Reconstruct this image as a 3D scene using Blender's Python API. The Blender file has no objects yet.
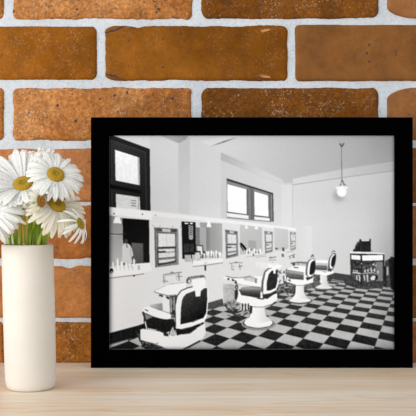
import bpy, math, random
import numpy as np
from mathutils import Vector, Matrix, noise

sc = bpy.context.scene
COL = sc.collection
PI = math.pi
random.seed(7)

# ------------------------------------------------------------------ camera, light, exposure
F = 925.0                      # focal length in pixels of a 416 px frame
T = 0.75                       # height of the wooden top
CH = 0.1833                    # camera above it
cam = bpy.data.objects.new('camera', bpy.data.cameras.new('camera'))
COL.objects.link(cam)
cam.location = (0, 0, T + CH)
cam.rotation_euler = (PI / 2, 0, 0)
cam.data.sensor_width = 36
cam.data.lens = 36 * F / 416
cam.data.clip_start = 0.01
sc.camera = cam

sc.view_settings.view_transform = 'Standard'
sc.view_settings.look = 'None'
sc.view_settings.gamma = 1.0
sc.view_settings.use_curve_mapping = False
sc.view_settings.exposure = 0.0

world = bpy.data.worlds.new('room_light')
sc.world = world
world.use_nodes = True
bg = world.node_tree.nodes['Background']
bg.inputs[0].default_value = (0.97, 0.985, 1.0, 1)
bg.inputs[1].default_value = 0.88


def area(name, loc, target, size, power, color):
    l = bpy.data.lights.new(name, 'AREA')
    l.shape = 'SQUARE'
    l.size = size
    l.energy = power
    l.color = color
    o = bpy.data.objects.new(name, l)
    COL.objects.link(o)
    o.location = loc
    o.rotation_euler = (Vector(target) - Vector(loc)).to_track_quat('-Z', 'Y').to_euler()
    return o


area('window_daylight', (-1.45, -0.15, T + 0.45), (0.0, 1.05, T + 0.12), 1.3, 24.0, (1.0, 0.995, 0.985))


# ------------------------------------------------------------------ helpers
def lin(c):
    c = c / 255.0
    return c / 12.92 if c <= 0.04045 else ((c + 0.055) / 1.055) ** 2.4


def rgb(r, g, b, k=1.0):
    return (lin(r) * k, lin(g) * k, lin(b) * k, 1)


def at(px, py, Y):
    return Vector(((px - 208) * Y / F, Y, T + CH - (py - 208) * Y / F))


def tag(o, label=None, cat=None, group=None, kind=None):
    if label: o['label'] = label
    if cat: o['category'] = cat
    if group: o['group'] = group
    if kind: o['kind'] = kind
    return o


def mesh_obj(name, verts, faces, mat, parent=None, smooth=True, cols=None, mats=None, fmat=None, loc=None):
    me = bpy.data.meshes.new(name)
    me.from_pydata([tuple(v) for v in verts], [], faces)
    for m in (mats or [mat]):
        me.materials.append(m)
    if fmat is not None:
        me.polygons.foreach_set('material_index', fmat)
    if smooth:
        me.polygons.foreach_set('use_smooth', [True] * len(me.polygons))
    if cols is not None:
        a = me.color_attributes.new('bcol', 'FLOAT_COLOR', 'POINT')
        a.data.foreach_set('color', np.asarray(cols, dtype=np.float32).ravel())
    me.update()
    o = bpy.data.objects.new(name, me)
    COL.objects.link(o)
    if loc is not None:
        o.location = loc
    if parent is not None:
        o.parent = parent
    return o


def empty(name, loc):
    o = bpy.data.objects.new(name, None)
    o.empty_display_size = 0.02
    COL.objects.link(o)
    o.location = loc
    return o


def rounded_slab(x0, x1, y0, y1, z0, z1, r, seg=4):
    """slab with eased long edges, profile in (y, z) swept along x"""
    prof = []
    for (cy, cz, a0) in ((y0 + r, z0 + r, PI), (y1 - r, z0 + r, 1.5 * PI), (y1 - r, z1 - r, 0), (y0 + r, z1 - r, .5 * PI)):
        for k in range(seg + 1):
            a = a0 + k / seg * PI / 2
            prof.append((cy + r * math.cos(a), cz + r * math.sin(a)))
    vs, fs = [], []
    m = len(prof)
    for x in (x0, x1):
        for (yy, zz) in prof:
            vs.append((x, yy, zz))
    for k in range(m):
        fs.append((k, (k + 1) % m, m + (k + 1) % m, m + k))
    fs.append(tuple(reversed(range(m))))
    fs.append(tuple(range(m, 2 * m)))
    return vs, fs


class NT:
    def __init__(s, name):
        s.m = bpy.data.materials.new(name)
        s.m.use_nodes = True
        s.t = s.m.node_tree
        s.b = s.t.nodes['Principled BSDF']

    def n(s, typ, **kw):
        nd = s.t.nodes.new(typ)
        for k, v in kw.items():
            if k.startswith('i_'):
                key = k[2:].replace('_', ' ')
                nd.inputs[key].default_value = v
            else:
                setattr(nd, k, v)
        return nd

    def l(s, a, b):
        s.t.links.new(a, b)

    def coords(s, scale=(1, 1, 1), loc=(0, 0, 0)):
        tc = s.n('ShaderNodeTexCoord')
        mp = s.n('ShaderNodeMapping')
        mp.inputs['Scale'].default_value = scale
        mp.inputs['Location'].default_value = loc
        s.l(tc.outputs['Object'], mp.inputs['Vector'])
        return mp.outputs['Vector']

    def noise(s, vec, scale, detail=4, rough=0.5, dist=0.0):
        nd = s.n('ShaderNodeTexNoise')
        nd.inputs['Scale'].default_value = scale
        nd.inputs['Detail'].default_value = detail
        nd.inputs['Roughness'].default_value = rough
        nd.inputs['Distortion'].default_value = dist
        s.l(vec, nd.inputs['Vector'])
        return nd.outputs['Fac']

    def ramp(s, fac, stops):
        r = s.n('ShaderNodeValToRGB')
        e = r.color_ramp.elements
        while len(e) < len(stops):
            e.new(0.5)
        for i, (p, c) in enumerate(stops):
            e[i].position = p
            e[i].color = c if len(c) == 4 else (*c, 1)
        s.l(fac, r.inputs['Fac'])
        return r.outputs['Color']

    def mix(s, fac, a, b, mode='MIX'):
        m = s.n('ShaderNodeMix', data_type='RGBA', blend_type=mode)
        for sock, v in ((m.inputs[0], fac), (m.inputs[6], a), (m.inputs[7], b)):
            if hasattr(v, 'is_output'):
                s.l(v, sock)
            else:
                sock.default_value = v
        return m.outputs[2]

    def math(s, op, a, b=0.0):
        m = s.n('ShaderNodeMath', operation=op)
        for sock, v in ((m.inputs[0], a), (m.inputs[1], b)):
            if hasattr(v, 'is_output'):
                s.l(v, sock)
            else:
                sock.default_value = v
        return m.outputs[0]

    def bump(s, h, strength, dist):
        b = s.n('ShaderNodeBump')
        b.inputs['Strength'].default_value = strength
        b.inputs['Distance'].default_value = dist
        s.l(h, b.inputs['Height'])
        s.l(b.outputs['Normal'], s.b.inputs['Normal'])


def g1(v):
    return (v, v, v, 1)


def plain(name, color, rough=0.6, spec=0.3, sub=0.0, trans=0.0):
    n = NT(name)
    n.b.inputs['Base Color'].default_value = color
    n.b.inputs['Roughness'].default_value = rough
    n.b.inputs['Specular IOR Level'].default_value = spec
    return n.m


# ------------------------------------------------------------------ materials
def mat_brick():
    n = NT('glazed_brick')
    vec = n.coords()
    at_ = n.n('ShaderNodeAttribute', attribute_name='bcol')
    sp = at_.outputs['Alpha']
    big = n.noise(vec, 34, 5, 0.6, 0.4)
    var = n.ramp(big, [(0.28, g1(0.66)), (0.5, g1(0.98)), (0.74, g1(1.3))])
    c = n.mix(1.0, at_.outputs['Color'], var, 'MULTIPLY')
    # mottling, stronger where the face is rough
    med = n.noise(vec, 210, 5, 0.65, 0.6)
    var2 = n.ramp(med, [(0.34, g1(0.5)), (0.5, g1(1.0)), (0.66, g1(1.6))])
    c = n.mix(n.math('MULTIPLY', sp, 0.75), c, n.mix(1.0, c, var2, 'MULTIPLY'))
    # rust streaks
    st = n.noise(n.coords((1, 1, 2.2), (3, 0, 1)), 60, 3, 0.6, 1.0)
    c = n.mix(n.ramp(st, [(0.55, g1(0)), (0.72, g1(0.4))]), c, rgb(150, 82, 10))
    # pale flecks
    fl = n.noise(vec, 480, 3, 0.6, 0.3)
    area_ = n.noise(vec, 46, 2, 0.5)
    thr = n.math('ADD', fl, n.math('MULTIPLY', n.math('SUBTRACT', area_, 0.5), 0.35))
    flm = n.ramp(thr, [(0.59, g1(0)), (0.70, g1(0.55))])
    c = n.mix(n.math('MULTIPLY', flm, sp), c, rgb(220, 186, 152))
    # dark pits
    vo = n.n('ShaderNodeTexVoronoi')
    vo.inputs['Scale'].default_value = 95
    n.l(vec, vo.inputs['Vector'])
    pit = n.ramp(vo.outputs['Distance'], [(0.13, g1(1)), (0.2, g1(0))])
    sel = n.ramp(n.noise(vec, 120, 1, 0.5), [(0.44, g1(0)), (0.48, g1(1))])
    vo2 = n.n('ShaderNodeTexVoronoi')
    vo2.inputs['Scale'].default_value = 210
    n.l(vec, vo2.inputs['Vector'])
    pit2 = n.math('MULTIPLY', n.ramp(vo2.outputs['Distance'], [(0.17, g1(1)), (0.28, g1(0))]), n.ramp(n.noise(vec, 70, 2, 0.5), [(0.5, g1(0)), (0.58, g1(.8))]))
    pm = n.math('MULTIPLY', n.math('MAXIMUM', n.math('MULTIPLY', pit, sel), pit2), n.math('ADD', n.math('MULTIPLY', sp, 0.95), 0.05))
    c = n.mix(pm, c, rgb(58, 58, 66))
    n.l(c, n.b.inputs['Base Color'])
    n.b.inputs['Roughness'].default_value = 0.5
    n.b.inputs['Specular IOR Level'].default_value = 0.1
    h = n.math('ADD', n.math('MULTIPLY', med, 0.7), n.math('MULTIPLY', pm, -0.8))
    n.bump(h, 0.35, 0.0009)
    return n.m


def mat_mortar():
    n = NT('pale_mortar')
    vec = n.coords()
    a = n.noise(vec, 420, 5, 0.7)
    b = n.noise(vec, 25, 3, 0.5)
    c = n.ramp(a, [(0.28, rgb(168, 174, 180)), (0.42, rgb(200, 206, 211)), (0.7, rgb(215, 220, 225))])
    c = n.mix(1.0, c, n.ramp(b, [(0.3, g1(0.9)), (0.7, g1(1.05))]), 'MULTIPLY')
    n.l(c, n.b.inputs['Base Color'])
    n.b.inputs['Roughness'].default_value = 0.95
    n.b.inputs['Specular IOR Level'].default_value = 0.1
    n.bump(a, 0.5, 0.0012)
    return n.m


def mat_pine():
    n = NT('pale_pine')
    vec = n.coords((1.0, 9.0, 1.0))
    warp = n.noise(n.coords((2.2, 7.0, 1.0)), 2.0, 2, 0.5)
    # growth rings cut lengthwise: bands that run along the board
    mp = n.coords((2.0, 52.0, 1.0))
    ns = n.noise(mp, 1.0, 1, 0.4, 0.0)
    rings = n.math('FRACT', n.math('MULTIPLY', n.math('ADD', ns, n.math('MULTIPLY', warp, 0.8)), 8.0))
    band = n.ramp(rings, [(0.0, g1(0)), (0.62, g1(0.25)), (0.86, g1(1)), (0.97, g1(0.1)), (1.0, g1(0))])
    fine = n.noise(n.coords((6, 260, 1)), 1.0, 4, 0.6)
    mask = n.ramp(n.noise(n.coords((3.0, 26.0, 1.0), (5, 2, 0)), 1.0, 2, 0.5), [(0.4, g1(0.25)), (0.62, g1(1.0))])
    base = n.ramp(n.noise(n.coords((2.0, 22.0, 1.0), (1, 7, 0)), 1.0, 3, 0.5),
                  [(0.3, rgb(228, 208, 182)), (0.5, rgb(237, 222, 201)), (0.72, rgb(242, 233, 217))])
    c = n.mix(n.math('MULTIPLY', band, mask), base, rgb(228, 194, 152))
    c = n.mix(1.0, c, n.ramp(fine, [(0.32, g1(0.88)), (0.6, g1(1.03))]), 'MULTIPLY')
    n.l(c, n.b.inputs['Base Color'])
    n.b.inputs['Roughness'].default_value = 0.42
    n.b.inputs['Specular IOR Level'].default_value = 0.3
    n.bump(fine, 0.15, 0.0003)
    return n.m


def mat_vase():
    n = NT('matte_white_ceramic')
    vec = n.coords()
    a = n.noise(vec, 30, 3, 0.5)
    c = n.ramp(a, [(0.3, rgb(224, 218, 208)), (0.7, rgb(229, 224, 215))])
    n.l(c, n.b.inputs['Base Color'])
    n.b.inputs['Roughness'].default_value = 0.55
    n.b.inputs['Specular IOR Level'].default_value = 0.3
    n.bump(n.noise(vec, 300, 2, 0.5), 0.08, 0.0004)
    return n.m


def mat_petal(name, col):
    n = NT(name)
    vec = n.coords()
    a = n.noise(vec, 160, 3, 0.5)
    r, g, b = col
    c = n.ramp(a, [(0.3, rgb(r - 4, g - 4, b - 6)), (0.6, rgb(r, g, b))])
    n.l(c, n.b.inputs['Base Color'])
    n.b.inputs['Roughness'].default_value = 0.6
    n.b.inputs['Specular IOR Level'].default_value = 0.2
    tr = n.n('ShaderNodeBsdfTranslucent')
    n.l(c, tr.inputs['Color'])
    ms = n.n('ShaderNodeMixShader')
    ms.inputs[0].default_value = 0.45
    n.l(n.b.outputs[0], ms.inputs[1])
    n.l(tr.outputs[0], ms.inputs[2])
    n.l(ms.outputs[0], n.t.nodes['Material Output'].inputs['Surface'])
    return n.m


def mat_disc():
    n = NT('yellow_florets')
    vec = n.coords()
    vo = n.n('ShaderNodeTexVoronoi')
    vo.inputs['Scale'].default_value = 1300
    n.l(vec, vo.inputs['Vector'])
    at_ = n.n('ShaderNodeAttribute', attribute_name='bcol')
    c = n.mix(n.ramp(vo.outputs['Distance'], [(0.2, g1(0)), (0.75, g1(0.6))]), at_.outputs['Color'], rgb(138, 104, 2))
    n.l(c, n.b.inputs['Base Color'])
    n.b.inputs['Roughness'].default_value = 0.75
    n.bump(vo.outputs['Distance'], 0.6, -0.0006)
    return n.m


def mat_green():
    n = NT('green_stem')
    a = n.noise(n.coords((1, 1, 0.3)), 160, 3, 0.5)
    c = n.ramp(a, [(0.35, rgb(138, 174, 30)), (0.65, rgb(186, 214, 78))])
    n.l(c, n.b.inputs['Base Color'])
    n.b.inputs['Roughness'].default_value = 0.45
    return n.m


M_BRICK, M_MORTAR, M_PINE, M_VASE = mat_brick(), mat_mortar(), mat_pine(), mat_vase()
M_PETAL = mat_petal('white_petal', (255, 255, 253))
M_CREAM = mat_petal('cream_petal', (253, 250, 238))
M_DISC, M_GREEN = mat_disc(), mat_green()
M_CHIP = plain('dark_chip', rgb(70, 64, 66), 0.8)
M_EDGE = plain('pale_chip', rgb(186, 128, 82), 0.6)
M_BLACK = plain('black_lacquer', (0.0006, 0.0006, 0.0006, 1), 0.8, 0.0)
M_CARD = plain('brown_backing_card', rgb(120, 92, 62), 0.9)

# ------------------------------------------------------------------ brick wall (one structure)
WY = 1.10                      # plane of the brick faces
V, Fc, C_, FM = [], [], [], []


def smooth01(t):
    t = max(0.0, min(1.0, t))
    return t * t * (3 - 2 * t)


def brick(x0, x1, y0, y1, col, sp, rough=0.5, edge=1.0, rad=6, corners=None, fine=True, top=None, col2=None):
    """x0..x1, y0..y1: extent on the wall in 1.19 mm units; rounded, domed, uneven slab"""
    y0 -= .7
    a, b = (x1 - x0) / 2, (y1 - y0) / 2
    cx, cy = (x0 + x1) / 2, (y0 + y1) / 2
    step = 1.7 if fine else 6.0
    nu, nv = int(2 * a / step), int(2 * b / step)

    def dist(n):
        e = [0, .25, .6, 1.1, 1.8, 2.7, 4.0]
        return e

    def line(half, n):
        e = [0, .3, .7, 1.2, 1.9, 2.8, 4.0] if fine else [0, .7, 2.0, 4.0]
        inner = np.linspace(e[-1], 2 * half - e[-1], max(3, n))
        s = e[:-1] + list(inner) + [2 * half - q for q in reversed(e[:-1])]
        return [q - half for q in s]
    us, vs = line(a, nu), line(b, nv)
    cr = {'tl': (rad, rad), 'tr': (rad, rad), 'bl': (rad, rad), 'br': (rad, rad)}
    cr.update(corners or {})
    seed = x0 * 1.37 + y0 * 3.11
    base = len(V)
    rows = []
    # a skirt row round the slab carries its sides back into the mortar
    def outline(u, v):
        key_v = 't' if v < 0 else 'b'
        rl, rr = cr[key_v + 'l'], cr[key_v + 'r']
        dv = b - abs(v)
        def ins(r):
            if dv >= r[1]: return 0.0
            q = 1 - dv / r[1]
            return r[0] * (1 - math.sqrt(max(0, 1 - q * q)))
        L = -a + ins(rl) + edge * 0.9 * noise.noise(Vector((v * 0.09, seed, 1.3)))+ edge * 0.35 * noise.noise(Vector((v * 0.4, seed, 7.3)))
        R = a - ins(rr) + edge * 0.9 * noise.noise(Vector((v * 0.09, seed, 5.3)))
        x = L + (u + a) / (2 * a) * (R - L)
        y = v
        w = abs(v) / b
        n_ = noise.noise(Vector((u * 0.035, seed, (9.1 if v < 0 else 17.7)))) * 1.5 + noise.noise(Vector((u * 0.2, seed, (3.1 if v < 0 else 27.7)))) * 0.5
        y += edge * n_ * (w ** 3) * 0.8
        if top and v < 0:
            y += top(cx + x) * (w ** 3)
        return x, y
    for j, v in enumerate(vs):
        for i, u in enumerate(us):
            x, y = outline(u, v)
            d = min(u + a, a - u, v + b, b - v)
            h = 3.4 * (1 - math.exp(-d / 1.15))
            p = Vector(((cx + x) * 0.03, (cy + y) * 0.03, seed))
            hh = rough * (noise.noise(p * 2.0) * 0.9 + noise.noise(p * 8) * 0.35 + (noise.noise(p * 26) * 0.16 if fine else 0))
            hh *= smooth01(d / 6)
            depth = 4.0 - h - hh
            P = at(cx + x, cy + y, WY)
            # x, z taken on the wall's own plane
            V.append((P.x, WY + depth * 0.00119, P.z))
            c = col
            if col2 is not None:
                t = smooth01(0.5 + 0.9 * noise.noise(Vector(((cx + x) * 0.022, (cy + y) * 0.03, seed + 40))) + (u / a) * 0.35)
                c = tuple(col[k] * (1 - t) + col2[k] * t for k in range(3))
            C_.append((lin(c[0]) * .94, lin(c[1]) * .96, lin(c[2]) * .88, sp))
    W = len(us)
    for j in range(len(vs) - 1):
        for i in range(W - 1):
            q = base + j * W + i
            Fc.append((q, q + W, q + W + 1, q + 1))
            FM.append(0)
    # sides going back into the mortar
    ring = [(i, 0) for i in range(W)] + [(W - 1, j) for j in range(1, len(vs))] + \
           [(i, len(vs) - 1) for i in range(W - 2, -1, -1)] + [(0, j) for j in range(len(vs) - 2, 0, -1)]
    bb = len(V)
    for (i, j) in ring:
        v = V[base + j * W + i]
        V.append((v[0], WY + 0.012, v[2]))
        C_.append(C_[base + j * W + i])
    n_ = len(ring)
    for k in range(n_):
        k2 = (k + 1) % n_
        i1, j1 = ring[k]
        i2, j2 = ring[k2]
        Fc.append((base + j1 * W + i1, base + j2 * W + i2, bb + k2, bb + k))
        FM.append(0)


def chip(pts, dep=0.0, mat=2):
    """small dark flaked mark lying on a brick face"""
    b0 = len(V)
    for (x, y) in pts:
        P = at(x, y, WY)
        V.append((P.x, WY + 0.00048 - dep, P.z))
        C_.append((0.1, 0.1, 0.1, 0))
    for (x, y) in pts:
        P = at(x, y, WY)
        V.append((P.x, WY + 0.0022, P.z))
        C_.append((0.1, 0.1, 0.1, 0))
    m = len(pts)
    Fc.append(tuple(range(b0, b0 + m)))
    FM.append(mat)
    for k in range(m):
        Fc.append((b0 + k, b0 + (k + 1) % m, b0 + m + (k + 1) % m, b0 + m + k))
        FM.append(mat)


LT, MD, DK, SM, OR, TN = (182, 122, 72), (172, 104, 44), (124, 72, 20), (130, 83, 42), (150, 88, 20), (128, 78, 30)
rnd = random.Random(3)
rowsA = [(-34, 18.5), (87.8, 140.6), (206, 258.8), (322.6, 375)]
rowsB = [(26.2, 79.8), (149, 202.5), (267, 318.4)]
for k, (y0, y1) in enumerate(rowsA):
    fl = k == 0
    big_b = {'bl': (30, 13), 'tl': (30, 13)}
    brick(-180, 3.8, y0, y1, MD, 0.7, 0.6, 1.0)
    if k < 2:
        brick(12.2, 192, y0, y1, LT, 0.95, 1.3, 2.0, 6, col2=(164, 100, 48))
        brick(201, 379.5, y0, y1, (114, 64, 6), 0.75, 0.8, 1.0, 9, col2=(120, 70, 20))
        brick(387, 570, y0, y1, (148, 96, 56), 0.2, 0.3, 0.6, 6, corners=({'bl': (34, 13)} if k == 0 else {'tl': (34, 13)}))
    elif k == 2:
        brick(12.2, 192, y0, y1, (172, 104, 52), 0.4, 0.9, 1.2, 6)
        brick(201, 379.5, y0, y1, DK, 0.7, 0.8)
        brick(387, 570, y0, y1, (160, 100, 60), 0.4, 0.4)
    else:
        brick(12.2, 192, y0, y1, (146, 88, 28), 0.85, 0.8, 0.8)
        brick(201, 379.5, y0, y1, OR, 0.7, 0.8)
        brick(387, 570, y0, y1, (160, 100, 60), 0.4, 0.4)
brick(-88, 97, 26.2, 79.8, (154, 91, 16), 0.3, 0.25, 0.5, 7, col2=(134, 76, 0))
brick(104.5, 288, 25.6, 80.6, (142, 84, 14), 0.2, 0.45, 1.2, 7, col2=(116, 66, 0), corners={'tl': (17, 6), 'bl': (17, 6)},
      top=lambda x: 1.6 * math.exp(-((x - 137) / 6.0) ** 2))
brick(295, 480, 24.6, 81.2, SM, 0.06, 0.25, 0.4, 5)
brick(-88, 97, 149, 202.5, (182, 118, 74), 0.35, 0.8, 0.9, 6)
brick(104.5, 288, 149, 202.5, MD, 0.5)
brick(295, 480, 148.4, 203.2, TN, 0.4)
brick(-88, 97, 266.2, 318.4, (180, 116, 66), 0.3, 1.3, 1.0, 6,
      top=lambda x: 2.6 * math.exp(-((x - 69) / 6.0) ** 2) - 0.6 * math.exp(-((x - 79) / 5.0) ** 2))
brick(104.5, 288, 267, 318.4, MD, 0.5)
brick(295, 480, 266, 319, TN, 0.4)
# the courses go on above, below and to both sides of the view
pal = [LT, MD, DK, OR, TN, (150, 90, 40)]
allr = []
y = -34
kk = 1
while y > -420:
    y -= 61
    allr.append((y, y + 53.5, kk % 2))
    kk += 1
y = 322.6
kk = 1
while y < 520:
    y += 60
    allr.append((y, y + 53, (kk) % 2))
    kk += 1
for (y0, y1, odd) in allr:
    off = -88 if odd else -180
    for i in range(-3, 6):
        x0 = off + i * 188.5
        brick(x0, x0 + 180, y0, y1, rnd.choice(pal), rnd.choice([.1, .6, .8]), 0.5, 0.8, 6, fine=False)
for lst, off in ((rowsA, -180), (rowsB, -88)):
    for (y0, y1) in lst:
        for i in list(range(-3, 0)) + list(range(4, 6) if off == -180 else range(3, 6)):
            x0 = off + i * 188.5
            brick(x0, x0 + 180, y0, y1, rnd.choice(pal), rnd.choice([.1, .6, .8]), 0.5, 0.8, 6, fine=False)
# flaked marks on the smooth bricks of the second course, mirrored top to bottom
def pair(pts, mid=53.2, dep=0.0, mat=2):
    chip(pts, dep, mat)
    chip([(x, 2 * mid - y) for (x, y) in reversed(pts)], dep, mat)


pair([(368.3, 44.2), (369.8, 43.6), (370.6, 45.0), (369.0, 46.2)])
chip([(365.6, 53.0), (367.4, 51.4), (368.0, 53.2), (367.2, 55.0), (366.0, 54.2)])
pair([(395.5, 50.4), (396.6, 50.4), (396.8, 52.4), (395.8, 52.8)])
pair([(375.6, 40.0), (376.5, 39.8), (376.6, 40.9), (375.7, 41.0)])
pair([(162.2, 38.4), (163.2, 38.0), (163.8, 39.2), (163.0, 40.4), (162.2, 39.8)])
pair([(128.0, 40.0), (129, 39.8), (129.2, 41), (128.2, 41.2)])
pair([(105.4, 32.2), (109, 31.2), (113, 30.6), (116.4, 29.2), (119.5, 27.0), (122.5, 26.2), (122.6, 26.9), (120.0, 27.9),
      (117, 30.3), (113.4, 31.6), (109, 32.2), (105.6, 33.0)])
pair([(108.6, 31.4), (110.0, 30.2), (115, 29.6), (116.6, 28.8), (113.5, 31.0), (110.4, 31.8)], 53.2, 0.0002)
for (x, y) in ((31.5, 37.5), (24, 44), (71, 32)):
    pair([(x - .9, y + .2), (x, y - .5), (x + 1.2, y - .3), (x + .4, y + .5)], 53.2, 0, 3)
pair([(258, 31.5), (262, 29.0), (271, 28.6), (269, 30.6), (262, 32.4)], 53.2, -0.0001, 3)

# mortar bed behind the bricks: an uneven sheet and a solid wall behind it
mb = len(V)
xs = np.arange(-330, 760, 3.0)
zs = np.arange(-420, 560, 3.0)
W = len(xs)
for y in zs:
    for x in xs:
        P = at(x, y, WY)
        d = 0.0036 - 0.0006 * noise.noise(Vector((x * 0.05, y * 0.05, 3))) - 0.0007 * noise.noise(Vector((x * 0.3, y * 0.3, 9)))
        V.append((P.x, WY + d, P.z))
        C_.append((0.8, 0.8, 0.8, 0))
for j in range(len(zs) - 1):
    for i in range(W - 1):
        q = mb + j * W + i
        Fc.append((q, q + W, q + W + 1, q + 1))
        FM.append(1)
X0, X1 = V[mb][0], V[mb + W - 1][0]
Z1, Z0 = V[mb][2], V[-1][2]
s0 = len(V)
for (x, yy, z) in [(X0, WY + .006, Z0), (X1, WY + .006, Z0), (X1, WY + .006, Z1), (X0, WY + .006, Z1),
                   (X0, WY + .12, Z0), (X1, WY + .12, Z0), (X1, WY + .12, Z1), (X0, WY + .12, Z1)]:
    V.append((x, yy, z))
    C_.append((0.8, 0.8, 0.8, 0))
for f in [(0, 1, 2, 3), (5, 4, 7, 6), (0, 4, 5, 1), (3, 2, 6, 7), (0, 3, 7, 4), (1, 5, 6, 2)]:
    Fc.append(tuple(s0 + k for k in f))
    FM.append(1)
wall = mesh_obj('wall_back', V, Fc, None, cols=C_, mats=[M_BRICK, M_MORTAR, M_CHIP, M_EDGE], fmat=FM)
tag(wall, 'glazed orange brown brick wall with thick pale mortar joints', None, None, 'structure')
WALL_Z0 = Z0


n = NT('dull_floor_boards')
n.l(n.ramp(n.noise(n.coords((1, 12, 1)), 3, 4, 0.6), [(0.3, rgb(120, 96, 70)), (0.7, rgb(150, 122, 92))]), n.b.inputs['Base Color'])
fv, ff = rounded_slab(-1.6, 1.6, -1.2, 1.3, -0.05, 0.0, 0.002)
tag(mesh_obj('floor', fv, ff, n.m, smooth=False), None, None, None, 'structure')

# ------------------------------------------------------------------ wooden top
tv, tf = rounded_slab(-0.75, 0.75, 0.55, 1.0972, T - 0.032, T, 0.002)
table = mesh_obj('wooden_tabletop', tv, tf, M_PINE, smooth=False)
tag(table, 'pale pine tabletop in front of the brick wall, carrying the vase and the black frame', 'table')

# ------------------------------------------------------------------ the black and white print (flat picture)
PX0, PY0, PX1, PY1 = 108.4, 135.4, 395.8, 350.2
SS = 4
CW, CHh = int((PX1 - PX0) * SS), int((PY1 - PY0) * SS)
cv = np.full((CHh, CW), 205.0)
GX, GY = np.meshgrid(np.arange(CW) / SS + PX0 + .125, np.arange(CHh) / SS + PY0 + .125)


def crom(pts, closed=True, n=8):
    P = [np.array(p, float) for p in pts]
    out = []
    m = len(P)
    rng = range(m) if closed else range(m - 1)
    for i in rng:
        if closed:
            p0, p1, p2, p3 = P[i - 1], P[i], P[(i + 1) % m], P[(i + 2) % m]
        else:
            p0, p1, p2, p3 = P[max(i - 1, 0)], P[i], P[i + 1], P[min(i + 2, m - 1)]
        for k in range(n):
            t = k / n
            out.append(tuple(.5 * ((2 * p1) + (-p0 + p2) * t + (2 * p0 - 5 * p1 + 4 * p2 - p3) * t * t + (-p0 + 3 * p1 - 3 * p2 + p3) * t ** 3)))
    if not closed:
        out.append(tuple(P[-1]))
    return out


def inside(pts):
    xs_ = [p[0] for p in pts]
    ys_ = [p[1] for p in pts]
    i0, i1 = max(0, int((min(xs_) - PX0) * SS) - 1), min(CW, int((max(xs_) - PX0) * SS) + 2)
    j0, j1 = max(0, int((min(ys_) - PY0) * SS) - 1), min(CHh, int((max(ys_) - PY0) * SS) + 2)
    if i0 >= i1 or j0 >= j1:
        return None
    x, y = GX[j0:j1, i0:i1], GY[j0:j1, i0:i1]
    m = np.zeros(x.shape, bool)
    n_ = len(pts)
    for k in range(n_):
        xa, ya = pts[k]
        xb, yb = pts[(k + 1) % n_]
        if ya == yb:
            continue
        c = ((ya > y) != (yb > y)) & (x < (xb - xa) * (y - ya) / (yb - ya) + xa)
        m ^= c
    return (slice(j0, j1), slice(i0, i1)), m, x, y


def fill(pts, g, smooth=False, tex=0.0):
    if smooth:
        pts = crom(pts)
    r = inside(pts)
    if r is None:
        return
    sl, m, x, y = r
    if isinstance(g, (int, float)):
        val = np.full(x.shape, float(g))
    else:
        (xa, ya, ga), (xb, yb, gb) = g
        t = ((x - xa) * (xb - xa) + (y - ya) * (yb - ya)) / ((xb - xa) ** 2 + (yb - ya) ** 2)
        val = ga + np.clip(t, 0, 1) * (gb - ga)
    if tex:
        val = val + NZ[sl] * tex
    cv[sl][m] = val[m]


def line(pts, w, g, smooth=False):
    if smooth:
        pts = crom(pts, False)
    for k in range(len(pts) - 1):
        (xa, ya), (xb, yb) = pts[k], pts[k + 1]
        L = math.hypot(xb - xa, yb - ya) or 1e-6
        nx, ny = -(yb - ya) / L * w / 2, (xb - xa) / L * w / 2
        ex, ey = (xb - xa) / L * w * .25, (yb - ya) / L * w * .25
        fill([(xa + nx - ex, ya + ny - ey), (xb + nx + ex, yb + ny + ey), (xb - nx + ex, yb - ny + ey), (xa - nx - ex, ya - ny - ey)], g)


def ell(cx, cy, rx, ry, g, rot=0.0):
    c, s = math.cos(rot), math.sin(rot)
    fill([(cx + rx * math.cos(a) * c - ry * math.sin(a) * s, cy + rx * math.cos(a) * s + ry * math.sin(a) * c)
          for a in [k / 24 * 2 * PI for k in range(24)]], g)


def shade(cx, cy, rx, ry, dg, rot=0):
    """soft tone on the print"""
    q = ((GX - cx) / rx) ** 2 + ((GY - cy) / ry) ** 2
    np.add(cv, dg * np.exp(-q * 1.4), out=cv)


rs = np.random.RandomState(4)


def blur(a, s):
    k = np.exp(-0.5 * (np.arange(-int(3 * s) - 1, int(3 * s) + 2) / s) ** 2)
    k /= k.sum()
    p = len(k) // 2
    b = np.pad(a, ((p, p), (0, 0)), 'edge')
    a = sum(k[i] * b[i:i + a.shape[0]] for i in range(len(k)))
    b = np.pad(a, ((0, 0), (p, p)), 'edge')
    return sum(k[i] * b[:, i:i + a.shape[1]] for i in range(len(k)))


NZ = blur(rs.randn(CHh, CW), 2.0)
NZ /= NZ.std()
NZ2 = blur(rs.randn(CHh, CW), 5.0)
NZ2 /= NZ2.std()

# --- room walls and ceiling
fill([(150, 136), (222, 136), (222, 225), (150, 215)], ((150, 140, 198), (178, 200, 208)))
fill([(178.5, 143), (190, 137), (190, 220), (178.5, 220)], ((179, 150, 184), (190, 190, 200)))
fill([(190, 137), (222, 137), (222, 226), (190, 222)], ((190, 150, 198), (221, 215, 210)))
fill([(161, 136), (188.5, 136), (186, 139.5), (178.5, 143.2)], ((170, 137, 168), (182, 142, 150)))
fill([(211, 146), (242, 135), (396, 135), (396, 163), (310, 177), (292, 183), (283, 183), (221, 153)], ((225, 150, 202), (392, 150, 158)))
fill([(200, 142), (226, 136), (242, 136.5), (211, 146)], 206)
fill([(209.5, 146.6), (224, 140.8), (238, 137.0), (224, 142.6)], 118)
fill([(221, 152.5), (258, 168), (283, 180), (283, 186), (258, 174.8), (221, 160.5)], ((221, 158, 172), (262, 176, 204)))
line([(221, 160.5), (258, 175), (282, 184)], .7, 188)
fill([(221, 160.5), (258, 175), (283, 184.5), (283, 228), (221, 226)], ((221, 190, 198), (283, 200, 208)))
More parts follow.
